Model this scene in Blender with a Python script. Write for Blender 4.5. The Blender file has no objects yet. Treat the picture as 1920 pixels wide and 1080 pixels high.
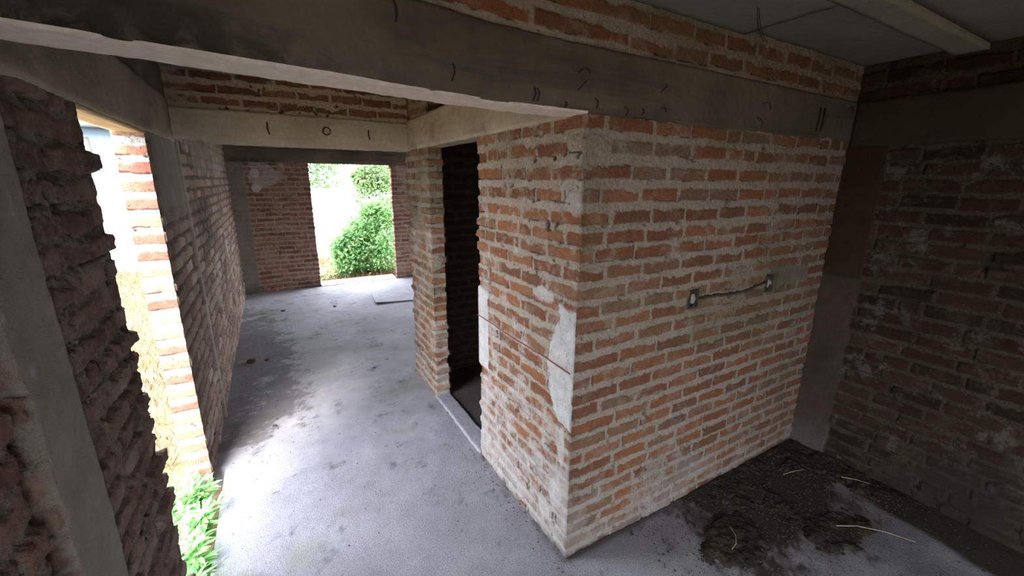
import bpy, bmesh, math, random
import numpy as np
from mathutils import Vector, Matrix

# ---------------------------------------------------------------- camera, sky, sun, exposure
scn = bpy.context.scene
COL = scn.collection
CAM = dict(loc=(-1.1107, -1.3551, 1.8927), yaw=0.5227, pitch=-0.2517, roll=0.0079, f=778.0)
def make_camera():
    cd = bpy.data.cameras.new('camera'); cam = bpy.data.objects.new('camera', cd); COL.objects.link(cam)
    y, p, r = CAM['yaw'], CAM['pitch'], CAM['roll']
    F = Vector((math.sin(y)*math.cos(p), math.cos(y)*math.cos(p), math.sin(p)))
    R = Vector((math.cos(y), -math.sin(y), 0)); U = R.cross(F)
    R2 = R*math.cos(r) + U*math.sin(r); U2 = -R*math.sin(r) + U*math.cos(r)
    m = Matrix((R2, U2, -F)).transposed().to_4x4(); m.translation = Vector(CAM['loc'])
    cam.matrix_world = m
    cd.sensor_width = 36.0; cd.lens = 36.0*CAM['f']/1920.0; cd.clip_start = 0.02; cd.clip_end = 500
    scn.camera = cam
make_camera()

w = bpy.data.worlds.new('overcast_sky'); scn.world = w; w.use_nodes = True
nt = w.node_tree; nt.nodes.clear()
wo = nt.nodes.new('ShaderNodeOutputWorld'); bg = nt.nodes.new('ShaderNodeBackground')
geo = nt.nodes.new('ShaderNodeTexCoord'); sep = nt.nodes.new('ShaderNodeSeparateXYZ')
rmp = nt.nodes.new('ShaderNodeValToRGB')
rmp.color_ramp.elements[0].position = 0.0; rmp.color_ramp.elements[0].color = (0.90, 0.93, 1.0, 1)
rmp.color_ramp.elements[1].position = 0.9; rmp.color_ramp.elements[1].color = (0.80, 0.87, 1.0, 1)
nt.links.new(geo.outputs['Generated'], sep.inputs[0]); nt.links.new(sep.outputs['Z'], rmp.inputs[0])
nt.links.new(rmp.outputs[0], bg.inputs[0]); nt.links.new(bg.outputs[0], wo.inputs[0])
bg.inputs[1].default_value = 16.5
sd = bpy.data.lights.new('hazy_sun', 'SUN'); sd.energy = 15.0; sd.angle = math.radians(24); sd.color = (1.0, 0.97, 0.93)
so = bpy.data.objects.new('hazy_sun', sd); COL.objects.link(so)
so.rotation_euler = Vector((0.44, 0.90, -1.15)).to_track_quat('-Z', 'Y').to_euler()
so.location = (-6, -8, 12)
vs = scn.view_settings
vs.view_transform = 'Standard'; vs.look = 'None'; vs.exposure = 0.1; vs.gamma = 1.0; vs.use_curve_mapping = False
scn.cycles.max_bounces = 8; scn.cycles.diffuse_bounces = 6; scn.cycles.use_denoising = True
scn.cycles.sample_clamp_indirect = 6.0; scn.cycles.caustics_reflective = False; scn.cycles.caustics_refractive = False

# ---------------------------------------------------------------- layout numbers (metres)
H = 2.15          # underside of the ring beams
HB = 2.385        # top of the ring beams
ZC = 2.58         # ceiling
WL = -1.634       # inner face of the left wall
XR = 2.145        # inner face of the right wall
YF = 6.775        # inner face of the far wall
YB = 2.38         # front face of the second beam
T = 0.125         # wall thickness
YBACK = -3.4      # wall behind the camera
XFAR = 4.2

# ---------------------------------------------------------------- noise
def _h(ix, iy, iz, seed):
    n = (ix.astype(np.int64)*374761393 + iy.astype(np.int64)*668265263 + iz.astype(np.int64)*2147483647*3 + seed*974711) & 0xFFFFFFFF
    n = ((n ^ (n >> 13))*1274126177) & 0xFFFFFFFF
    n = ((n ^ (n >> 16))*2246822519) & 0xFFFFFFFF
    n = n ^ (n >> 15)
    return (n & 0xFFFFFF).astype(np.float64)/float(0xFFFFFF)
def vn(x, y, z=None, seed=0):
    """smooth value noise, -1..1"""
    x = np.asarray(x, float); y = np.asarray(y, float)
    x0 = np.floor(x); y0 = np.floor(y); fx = x-x0; fy = y-y0
    fx = fx*fx*(3-2*fx); fy = fy*fy*(3-2*fy)
    if z is None:
        zz = np.zeros_like(x0)
        a = _h(x0, y0, zz, seed)*(1-fx) + _h(x0+1, y0, zz, seed)*fx
        b = _h(x0, y0+1, zz, seed)*(1-fx) + _h(x0+1, y0+1, zz, seed)*fx
        return (a*(1-fy)+b*fy)*2-1
    z = np.asarray(z, float); z0 = np.floor(z); fz = z-z0; fz = fz*fz*(3-2*fz)
    r = 0
    for k, wz in ((0, 1-fz), (1, fz)):
        a = _h(x0, y0, z0+k, seed)*(1-fx) + _h(x0+1, y0, z0+k, seed)*fx
        b = _h(x0, y0+1, z0+k, seed)*(1-fx) + _h(x0+1, y0+1, z0+k, seed)*fx
        r = r + (a*(1-fy)+b*fy)*wz
    return r*2-1
def fbm(x, y, z=None, seed=0, o=4, g=0.5):
    r = 0; a = 1.0; t = 0
    for i in range(o):
        f = 2.03**i
        r = r + a*vn(x*f, y*f, None if z is None else z*f, seed+i*17); t += a; a *= g
    return r/t
def ss(a, b, x):
    t = np.clip((x-a)/(b-a), 0, 1); return t*t*(3-2*t)

# ---------------------------------------------------------------- object helpers
def tag(o, label=None, cat=None, group=None, kind=None):
    if label: o['label'] = label
    if cat: o['category'] = cat
    if group: o['group'] = group
    if kind: o['kind'] = kind
    return o
def link_mesh(name, me, mat, parent=None, smooth=True):
    if mat: me.materials.append(mat)
    if smooth: me.polygons.foreach_set('use_smooth', np.ones(len(me.polygons), bool))
    o = bpy.data.objects.new(name, me); COL.objects.link(o)
    if parent: o.parent = parent
    return o
def grid_mesh(name, P, masks=None, flip=False):
    """P: (n,m,3) vertex grid -> mesh; masks: {attribute: (n,m,4)}"""
    n, m = P.shape[:2]
    me = bpy.data.meshes.new(name)
    me.vertices.add(n*m); me.vertices.foreach_set('co', P.reshape(-1).astype(np.float32))
    i = np.arange(n*m).reshape(n, m)
    q = np.stack([i[:-1, :-1], i[1:, :-1], i[1:, 1:], i[:-1, 1:]], -1).reshape(-1, 4)
    if flip: q = q[:, ::-1]
    me.loops.add(q.size); me.loops.foreach_set('vertex_index', q.reshape(-1).astype(np.int32))
    me.polygons.add(len(q))
    me.polygons.foreach_set('loop_start', (np.arange(len(q))*4).astype(np.int32))
    me.polygons.foreach_set('loop_total', np.full(len(q), 4, np.int32))
    me.update(calc_edges=True); me.validate()
    for k, a in (masks or {}).items():
        at = me.attributes.new(k, 'FLOAT_COLOR', 'POINT')
        at.data.foreach_set('color', a.reshape(-1).astype(np.float32))
    return me
def new_obj(name, loc=(0, 0, 0), rotz=0, **kw):
    o = bpy.data.objects.new(name, None); COL.objects.link(o)
    o.location = loc; o.rotation_euler = (0, 0, rotz); o.empty_display_size = 0.05
    return tag(o, **kw)
def bm_obj(name, bm, mat, parent=None, smooth=False, loc=None):
    me = bpy.data.meshes.new(name); bm.normal_update(); bm.to_mesh(me); bm.free()
    o = link_mesh(name, me, mat, parent, smooth)
    if loc is not None: o.location = loc
    return o
def rough_box(name, lo, hi, mat, parent=None, res=0.03, amp=0.004, seed=1, warp=None, freq=9.0):
    """a box with gridded faces, its surface broken up by 3D noise"""
    lo = np.array(lo, float); hi = np.array(hi, float); V = []; Fc = []
    for ax in range(3):
        u, v = (ax+1) % 3, (ax+2) % 3
        nu = max(2, int((hi[u]-lo[u])/res)+1); nv = max(2, int((hi[v]-lo[v])/res)+1)
        U, W = np.meshgrid(np.linspace(lo[u], hi[u], nu), np.linspace(lo[v], hi[v], nv), indexing='ij')
        for side in (0, 1):
            P = np.zeros(U.shape+(3,)); P[..., u] = U; P[..., v] = W; P[..., ax] = (lo, hi)[side][ax]
            base = sum(len(a) for a in V); i = base+np.arange(nu*nv).reshape(nu, nv)
            q = np.stack([i[:-1, :-1], i[1:, :-1], i[1:, 1:], i[:-1, 1:]], -1).reshape(-1, 4)
            if side == 0: q = q[:, ::-1]
            V.append(P.reshape(-1, 3)); Fc.append(q)
    V = np.concatenate(V); Fc = np.concatenate(Fc)
    Q = V.copy()
    for a in range(3):
        Q[:, a] += amp*fbm(V[:, 0]*freq, V[:, 1]*freq, V[:, 2]*freq, seed+a*31, 3)
        Q[:, a] += amp*0.5*vn(V[:, 0]*55, V[:, 1]*55, V[:, 2]*55, seed+a*7)
    if warp: Q = warp(Q)
    me = bpy.data.meshes.new(name); me.from_pydata(Q.tolist(), [], Fc.tolist()); me.update()
    b = bmesh.new(); b.from_mesh(me); bmesh.ops.remove_doubles(b, verts=b.verts, dist=1e-4); b.to_mesh(me); b.free()
    return link_mesh(name, me, mat, parent, True)
def tube_bm(bm, pts, r, n=7, r2=None):
    pts = [Vector(p) for p in pts]; rings = []
    for k, p in enumerate(pts):
        d = (pts[min(k+1, len(pts)-1)]-pts[max(k-1, 0)]).normalized()
        a = d.orthogonal().normalized(); b = d.cross(a)
        if rings:
            pa = rings[-1][1]; a = (pa - d*pa.dot(d)); a = a.normalized() if a.length > 1e-6 else d.orthogonal().normalized(); b = d.cross(a)
        rr = r if r2 is None else r+(r2-r)*k/(len(pts)-1)
        rings.append(([bm.verts.new(p+(a*math.cos(t)+b*math.sin(t))*rr) for t in [2*math.pi*j/n for j in range(n)]], a))
    for (A, _), (B, _) in zip(rings, rings[1:]):
        for j in range(n): bm.faces.new((A[j], A[(j+1) % n], B[(j+1) % n], B[j]))
    bm.faces.new(rings[0][0][::-1]); bm.faces.new(rings[-1][0])

# ---------------------------------------------------------------- materials
class NT:
    def __init__(s, name):
        s.m = bpy.data.materials.new(name); s.m.use_nodes = True; s.t = s.m.node_tree; s.t.nodes.clear()
        s.out = s.n('ShaderNodeOutputMaterial'); s.b = s.n('ShaderNodeBsdfPrincipled')
        s.l(s.b.outputs[0], s.out.inputs[0]); s.b.inputs['Roughness'].default_value = 0.9
        s.b.inputs['Specular IOR Level'].default_value = 0.25
        s.co = s.n('ShaderNodeTexCoord').outputs['Object']
    def n(s, t): return s.t.nodes.new(t)
    def l(s, a, b): s.t.links.new(a, b)
    def noise(s, sc, det=6, rough=0.6, co=None, dist=0.0):
        k = s.n('ShaderNodeTexNoise'); k.inputs['Scale'].default_value = sc; k.inputs['Detail'].default_value = det
        k.inputs['Roughness'].default_value = rough; k.inputs['Distortion'].default_value = dist
        s.l(co or s.co, k.inputs['Vector']); return k.outputs[0]
    def stretch(s, v):
        k = s.n('ShaderNodeMapping'); k.inputs['Scale'].default_value = v; s.l(s.co, k.inputs[0]); return k.outputs[0]
    def ramp(s, fac, stops, interp='LINEAR'):
        k = s.n('ShaderNodeValToRGB'); e = k.color_ramp.elements; k.color_ramp.interpolation = interp
        while len(e) < len(stops): e.new(0.5)
        for q, (p, c) in zip(e, stops): q.position = p; q.color = (c if len(c) == 4 else (*c, 1)) if not isinstance(c, float) else (c, c, c, 1)
        s.l(fac, k.inputs[0]); return k.outputs[0]
    def mix(s, fac, a, b, mode='MIX'):
        k = s.n('ShaderNodeMix'); k.data_type = 'RGBA'; k.blend_type = mode
        for v, i in ((fac, 0), (a, 6), (b, 7)):
            if isinstance(v, (int, float)): k.inputs[i].default_value = v
            elif isinstance(v, tuple): k.inputs[i].default_value = (*v, 1) if len(v) == 3 else v
            else: s.l(v, k.inputs[i])
        return k.outputs[2]
    def math(s, op, a, b=0.0):
        k = s.n('ShaderNodeMath'); k.operation = op
        for v, i in ((a, 0), (b, 1)):
            if isinstance(v, (int, float)): k.inputs[i].default_value = v
            else: s.l(v, k.inputs[i])
        return k.outputs[0]
    def bump(s, h, dist=0.01, st=1.0):
        k = s.n('ShaderNodeBump'); k.inputs['Strength'].default_value = st; k.inputs['Distance'].default_value = dist
        s.l(h, k.inputs['Height']); s.l(k.outputs[0], s.b.inputs['Normal'])
    def col(s, c):
        if isinstance(c, tuple): s.b.inputs['Base Color'].default_value = (*c, 1)
        else: s.l(c, s.b.inputs['Base Color'])

def brick_mat(name, bricks, mortar, conc=((0.13, 0.115, 0.095), (0.22, 0.20, 0.17)), dust=(0.3, 0.27, 0.23), dustamt=0.25, white=(0.62, 0.62, 0.62), dirt_shade_col=(0.03, 0.024, 0.018), pits=0.75):
    k = NT(name)
    a = k.n('ShaderNodeAttribute'); a.attribute_name = 'mask_a'
    sa = k.n('ShaderNodeSeparateColor'); k.l(a.outputs['Color'], sa.inputs[0])
    b = k.n('ShaderNodeAttribute'); b.attribute_name = 'mask_b'
    sb = k.n('ShaderNodeSeparateColor'); k.l(b.outputs['Color'], sb.inputs[0])
    br, tone, con = sa.outputs; wh, dirt_shade, moss = sb.outputs  # second channel of mask_b darkens dirt, gaps and painted shade
    n1 = k.noise(14, 6, 0.65); n2 = k.noise(90, 5, 0.7); n3 = k.noise(3.0, 5, 0.6); n4 = k.noise(300, 3, 0.6)
    t2 = k.math('ADD', tone, k.math('MULTIPLY', k.math('SUBTRACT', n1, 0.5), 0.5))
    bc = k.ramp(t2, bricks)
    bc = k.mix(0.75, bc, k.ramp(n2, [(0.25, 0.45), (0.75, 1.0)]), 'MULTIPLY')
    df = k.math('MULTIPLY', k.ramp(k.noise(9, 8, 0.75, dist=0.6), [(0.5, 0.0), (0.68, 1.0)]), dustamt)
    bc = k.mix(df, bc, dust)
    mc = k.mix(k.ramp(n2, [(0.3, 0.0), (0.7, 1.0)]), mortar[0], mortar[1])
    mc = k.mix(k.ramp(n3, [(0.4, 0.0), (0.7, 0.5)]), mc, mortar[2])
    c = k.mix(br, mc, bc)
    cc = k.mix(k.ramp(n3, [(0.3, 0.0), (0.7, 1.0)]), conc[0], conc[1])
    cc = k.mix(0.4, cc, k.ramp(n1, [(0.3, 0.55), (0.7, 1.0)]), 'MULTIPLY')
    c = k.mix(con, c, cc)
    c = k.mix(wh, c, k.mix(k.ramp(n1, [(0.35, 0.0), (0.65, 1.0)]), tuple(v*0.75 for v in white), white))
    c = k.mix(moss, c, (0.13, 0.125, 0.06))
    c = k.mix(dirt_shade, c, dirt_shade_col)
    pit = k.ramp(k.noise(75, 5, 0.8), [(0.60, 0.0), (0.68, 1.0)])
    c = k.mix(k.math('MULTIPLY', pit, pits), c, k.mix(1.0, c, (0.28, 0.24, 0.21), 'MULTIPLY'))
    k.col(c)
    hh = k.math('ADD', k.math('ADD', k.math('MULTIPLY', n2, 0.8), k.math('MULTIPLY', n4, 0.5)), k.math('MULTIPLY', pit, -0.6))
    k.bump(hh, 0.009, 1.0)
    return k.m
RED = [(0.0, (0.22, 0.10, 0.055)), (0.25, (0.27, 0.108, 0.054)), (0.5, (0.34, 0.135, 0.06)), (0.7, (0.38, 0.16, 0.078)), (0.85, (0.30, 0.16, 0.09)), (1.0, (0.25, 0.165, 0.105))]
DULL = [(0.0, (0.12, 0.075, 0.056)), (0.35, (0.19, 0.105, 0.078)), (0.7, (0.23, 0.14, 0.105)), (1.0, (0.30, 0.22, 0.175))]
MB = {
 'block': brick_mat('brick_orange_light_mortar', RED, ((0.24, 0.205, 0.165), (0.50, 0.44, 0.375), (0.37, 0.31, 0.25)), dustamt=0.5, dust=(0.36, 0.31, 0.25)),
 'left': brick_mat('brick_dusty_brown', DULL, conc=((0.22, 0.195, 0.16), (0.36, 0.32, 0.265)), mortar=((0.10, 0.082, 0.066), (0.26, 0.22, 0.185), (0.12, 0.095, 0.075)), dustamt=0.6, dust=(0.29, 0.235, 0.20)),
 'leftfar': brick_mat('brick_dusty_dark_joints', [(0.0, (0.16, 0.105, 0.08)), (0.4, (0.24, 0.16, 0.125)), (0.8, (0.31, 0.22, 0.175)), (1.0, (0.38, 0.30, 0.25))], ((0.06, 0.045, 0.037), (0.13, 0.10, 0.085), (0.08, 0.06, 0.05)), conc=((0.15, 0.125, 0.10), (0.25, 0.22, 0.18)), dustamt=0.4, dust=(0.34, 0.28, 0.24)),
 'jamb': brick_mat('brick_salmon_glare_mortar', [(0.0, (0.34, 0.12, 0.08)), (0.5, (0.46, 0.19, 0.13)), (0.8, (0.52, 0.26, 0.17)), (1.0, (0.50, 0.32, 0.20))], ((0.35, 0.33, 0.3), (0.5, 0.48, 0.45), (0.45, 0.42, 0.38)), dustamt=0.25, white=(0.60, 0.60, 0.60)),  # mortar whitened to carry the sun's glare
 'middle': brick_mat('brick_red_pale_mortar', [(0.0, (0.15, 0.065, 0.04)), (0.5, (0.25, 0.105, 0.06)), (1.0, (0.30, 0.15, 0.09))], ((0.32, 0.25, 0.195), (0.52, 0.44, 0.36), (0.42, 0.33, 0.26)), dustamt=0.3),
 'far': brick_mat('brick_red_brown', [(0.0, (0.14, 0.062, 0.043)), (0.5, (0.23, 0.098, 0.064)), (1.0, (0.27, 0.145, 0.1))], ((0.17, 0.12, 0.09), (0.36, 0.28, 0.22), (0.22, 0.16, 0.12)), dustamt=0.5, dust=(0.30, 0.24, 0.2)),
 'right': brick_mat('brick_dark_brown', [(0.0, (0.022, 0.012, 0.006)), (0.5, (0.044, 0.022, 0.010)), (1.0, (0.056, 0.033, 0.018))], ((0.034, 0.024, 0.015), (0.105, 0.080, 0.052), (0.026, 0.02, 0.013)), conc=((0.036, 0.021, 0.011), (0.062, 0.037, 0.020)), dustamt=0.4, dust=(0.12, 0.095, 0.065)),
}
def concrete_mat(name, a, b, dark, bumpd=0.006, streak=(0.6, 3, 6), spots=0.6, under=None):
    k = NT(name)
    n1 = k.noise(2.2, 7, 0.6); n2 = k.noise(38, 6, 0.7); n3 = k.noise(1.0, 6, 0.65, k.stretch(streak), 0.8); n4 = k.noise(220, 3, 0.6)
    c = k.mix(k.ramp(n1, [(0.32, 0.0), (0.68, 1.0)]), a, b)
    c = k.mix(k.ramp(n3, [(0.5, 0.0), (0.72, spots)]), c, dark)
    c = k.mix(0.5, c, k.ramp(n2, [(0.3, 0.6), (0.7, 1.0)]), 'MULTIPLY')
    if under:                                                  # floor bounce painted into the soffit colour, up to a height in the object
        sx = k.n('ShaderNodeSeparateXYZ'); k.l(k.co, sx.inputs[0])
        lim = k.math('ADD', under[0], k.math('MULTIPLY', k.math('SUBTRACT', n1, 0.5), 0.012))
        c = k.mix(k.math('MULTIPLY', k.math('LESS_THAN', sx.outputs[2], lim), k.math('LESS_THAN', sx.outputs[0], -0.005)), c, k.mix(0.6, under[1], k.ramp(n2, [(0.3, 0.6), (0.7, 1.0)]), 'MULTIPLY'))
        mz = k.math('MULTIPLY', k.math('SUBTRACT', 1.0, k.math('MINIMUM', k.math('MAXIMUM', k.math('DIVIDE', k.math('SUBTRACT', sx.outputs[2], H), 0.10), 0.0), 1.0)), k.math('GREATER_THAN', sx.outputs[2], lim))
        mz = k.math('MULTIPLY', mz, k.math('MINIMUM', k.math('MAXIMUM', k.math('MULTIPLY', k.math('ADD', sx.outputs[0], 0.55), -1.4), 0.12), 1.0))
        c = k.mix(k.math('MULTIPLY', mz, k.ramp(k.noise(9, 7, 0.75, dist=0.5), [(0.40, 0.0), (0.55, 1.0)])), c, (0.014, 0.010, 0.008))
    k.col(c); k.bump(k.math('ADD', k.math('MULTIPLY', n2, 0.8), k.math('MULTIPLY', n4, 0.3)), bumpd, 0.8)
    return k.m
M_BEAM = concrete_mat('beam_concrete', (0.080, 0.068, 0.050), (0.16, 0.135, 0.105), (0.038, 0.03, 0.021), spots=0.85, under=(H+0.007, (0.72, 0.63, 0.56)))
M_BEAM3 = concrete_mat('left_beam_concrete', (0.24, 0.20, 0.155), (0.36, 0.31, 0.25), (0.11, 0.09, 0.07))
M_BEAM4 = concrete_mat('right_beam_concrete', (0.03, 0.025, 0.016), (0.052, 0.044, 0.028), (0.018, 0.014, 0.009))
M_BEAM2 = concrete_mat('pale_beam_concrete', (0.34, 0.295, 0.24), (0.49, 0.435, 0.36), (0.19, 0.155, 0.12), spots=0.8)
M_CEIL = concrete_mat('ceiling_concrete', (0.185, 0.18, 0.158), (0.245, 0.24, 0.21), (0.135, 0.13, 0.115), 0.002)
M_JOIST = concrete_mat('joist_concrete', (0.22, 0.21, 0.17), (0.33, 0.31, 0.255), (0.13, 0.12, 0.09))
M_SILL = concrete_mat('sill_concrete', (0.33, 0.33, 0.33), (0.45, 0.45, 0.46), (0.2, 0.2, 0.2))

# ---------------------------------------------------------------- brick walls as relief surfaces
ZB = [2.097, 2.003, 1.901, 1.806, 1.713, 1.624, 1.551, 1.469, 1.386, 1.306, 1.226, 1.137, 1.045,
      .962, .88, .798, .715, .632, .55, .468, .385, .303, .22, .14, .06, -.02]
COURSES = [(z, z+0.058 if z > 0.2 else z+0.054) for z in ZB][::-1] + [(2.41, 2.462), (2.497, 2.552)]
def even_courses(z0, z1, pitch, bh=0.056):
    r = []; z = z0
    while z < z1: r.append((z, z+bh)); z += pitch
    return r
def brick_wall(name, path, mat, res, z0=-0.03, z1=2.62, courses=COURSES, seed=1, blen=0.235, vj=0.016, recess=0.006,
               rough=1.0, proud=0.0, smear=0.3, wob=0.004, closed=False, paint=None, carve=None, zres=None, jag=0.006, cracks=1.0):
    """path: plan points with the solid on the right-hand side; res: spacing per segment"""
    rng = random.Random(seed)
    pts = [np.array(p, float) for p in path]
    if closed: pts.append(pts[0])
    nseg = len(pts)-1
    res = res if isinstance(res, (list, tuple)) else [res]*nseg
    L = [np.linalg.norm(pts[i+1]-pts[i]) for i in range(nseg)]
    brk = np.concatenate([[0], np.cumsum(L)])
    nrm = []
    for i in range(nseg):
        d = (pts[i+1]-pts[i])/L[i]; nrm.append(np.array([-d[1], d[0]]))
    S = []; BX = []; NX = []
    for i in range(nseg):
        n = max(2, int(round(L[i]/res[i])))
        for k in range(n + (1 if i == nseg-1 else 0)):
            t = k/n; S.append(brk[i]+t*L[i]); BX.append(pts[i]*(1-t)+pts[i+1]*t)
            if k == 0 and (i > 0 or closed):
                a, b = nrm[i-1], nrm[i]; mn = a+b; mn = mn/max(0.5, mn.dot(mn)/2) if mn.dot(mn) > 0.1 else b
                NX.append(mn)
            elif t == 1 and closed:
                a, b = nrm[-1], nrm[0]; mn = a+b; NX.append(mn/max(0.5, mn.dot(mn)/2))
            else: NX.append(nrm[i])
    S = np.array(S); BX = np.array(BX); NX = np.array(NX)
    zr = zres or min(res)
    Z = np.linspace(z0, z1, int((z1-z0)/zr)+1)
    SS, ZZ = np.meshgrid(S, Z, indexing='ij')
    XX = np.repeat(BX[:, :1], len(Z), 1); YY = np.repeat(BX[:, 1:], len(Z), 1)
    # world-anchored noise so that faces meeting at a corner agree
    ns = lambda f, sd, o=3, g=0.5: fbm(XX*f, YY*f, ZZ*f, seed*101+sd, o, g)
    wz = ZZ + wob*ns(4, 1, 2) + 0.0035*ns(28, 2, 2)
    wsv = SS + 0.005*ns(25, 3, 2)
    sagn = ns(10, 20, 4, 0.6)*1.7-0.05; side = np.zeros(SS.shape)
    d = np.full(SS.shape, -0.02); tone = np.zeros(SS.shape); hb = np.zeros(SS.shape)
    for ci, (zb, zt) in enumerate(courses):
        nz = courses[ci+1][0] if ci+1 < len(courses) else zt+0.05
        pz = courses[ci-1][1] if ci else zb-0.05
        band = (wz >= (zb+pz)/2) & (wz < (zt+nz)/2)
        ints = []
        for i in range(nseg):
            a, b = brk[i], brk[i+1]; s = a
            first = blen*(0.5 if (ci+i) % 2 else 1.0)*rng.uniform(0.93, 1.05)
            if L[i] < 0.2: ints.append((a, b, i)); continue
            ln = first
            while s < b-1e-6:
                e = s+ln
                if b-e < 0.08: e = b
                ints.append((s, e, i)); s = e
                ln = (blen+vj)*rng.uniform(0.9, 1.08)*(0.5 if rng.random() < 0.06 else 1)
        st = np.array([q[0] for q in ints]); en = np.array([q[1] for q in ints])
        tn = np.array([rng.random() for _ in ints]); hh = np.array([rng.uniform(-1, 1) for _ in ints])
        dz = np.array([rng.uniform(-0.004, 0.004) for _ in ints]); tl = np.array([rng.uniform(-1, 1) for _ in ints])
        for q in range(len(ints)-1):                         # a brick that turns a corner keeps its tone
            if ints[q][2] != ints[q+1][2]: tn[q+1] = tn[q]; hh[q] = hh[q+1] = hh[q]*1.6
        if closed: tn[-1] = tn[0]; hh[-1] = hh[0]
        iscor_a = np.array([abs(brk-q[0]).min() < 1e-6 for q in ints]); iscor_b = np.array([abs(brk-q[1]).min() < 1e-6 for q in ints])
        iw, jw = np.nonzero(band)
        s_ = wsv[iw, jw]; z_ = wz[iw, jw]
        k = np.clip(np.searchsorted(st, s_, 'right')-1, 0, len(st)-1)
        da = np.where(iscor_a[k], 0.05, s_-st[k]-vj/2); db = np.where(iscor_b[k], 0.05, en[k]-vj/2-s_)
        sag = np.clip(sagn[iw, jw], 0, 1)*0.02*rough
        dd = np.minimum(np.minimum(da, db), np.minimum(z_-zb-dz[k], zt+dz[k]-sag-z_))
        side[iw, jw] = np.where((z_-zb-dz[k] < 0.008) | (da < 0.006) | (db < 0.006), 1.0, 0.0)
        d[iw, jw] = dd; tone[iw, jw] = tn[k]
        hb[iw, jw] = hh[k]*jag + tl[k]*0.003*((s_-st[k])/0.12-1)
    rag = 0.0032*rough*ns(50, 5, 2) + 0.0035*rough*ns(16, 6, 3)
    dd = d+rag
    m = ss(-0.001, 0.004, dd); prof = ss(-0.003, 0.009, dd)
    smr = ss(0.25, 0.5, ns(5, 7, 4, 0.6)+smear-0.35)*ss(0.03, 0.0, d)
    big = ss(0.32, 0.46, ns(3.2, 8, 4, 0.6)+smear*0.5-0.2)
    cover = np.clip(np.maximum(smr, big*0.9), 0, 1)*ss(-0.2, 0.35, ns(60, 9, 2)+0.4)
    mort = -recess + 0.004*rough*ns(30, 10, 3, 0.6) + 0.003*rough*ns(90, 11, 2) + 0.004*ns(6, 12, 2)
    brk_h = hb + 0.0015*ns(70, 13, 2) + 0.003*ns(12, 14, 2) + proud
    pits = ss(0.45, 0.7, ns(22, 15, 2)); brk_h = brk_h - 0.004*pits*rough
    h = mort*(1-prof)+brk_h*prof
    h = h*(1-cover)+np.maximum(h, brk_h*0.6+0.002+0.003*ns(50, 16, 2))*cover
    holes = ss(0.56, 0.68, ns(24, 18, 2))*(1-m)
    crack = ss(0.0045, 0.0015, np.abs(dd-0.0015))*side*ss(0.02, 0.3, ns(11, 19, 3))*cracks
    h = h-0.018*holes*rough-0.011*crack
    A = np.zeros(SS.shape+(4,)); B = np.zeros(SS.shape+(4,)); A[..., 3] = 1; B[..., 3] = 1
    A[..., 0] = m*(1-cover*0.85); A[..., 1] = tone
    B[..., 1] = np.maximum(holes*0.6, crack*0.85)
    ctx = dict(S=SS, X=XX, Y=YY, Z=ZZ, h=h, A=A, B=B, ns=ns, brk=brk, d=d, m=m)
    if paint: paint(ctx)
    if carve: carve(ctx)
    h = ctx['h']
    P = np.stack([XX+NX[:, :1]*h, YY+NX[:, 1:]*h, ZZ], -1)
    me = grid_mesh(name, P, {'mask_a': A, 'mask_b': B}, flip=False)
    o = link_mesh(name, me, mat)
    tag(o, kind='structure')
    return o
def rect_mask(c, a0, a1, z0, z1, edge=0.03, axis='Y', rag=0.03, f=9, sd=40):
    """a ragged-edged rectangle on the wall"""
    t = c[axis]; r = rag*c['ns'](f, sd, 3, 0.6)
    dd = np.minimum(np.minimum(t-a0, a1-t), np.minimum(c['Z']-z0, z1-c['Z']))+r
    return ss(-edge/2, edge/2, dd)
def lay(c, m, h=None, A=None, con=None, wh=None):
    c['B'][..., 1] *= 1-m; c['B'][..., 0] *= 1-m
    if h is not None: c['h'][...] = c['h']*(1-m)+h*m
    if con is not None: c['A'][..., 2] = np.maximum(c['A'][..., 2], m*con)
    if wh is not None: c['B'][..., 0] = np.maximum(c['B'][..., 0], m*wh)

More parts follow.
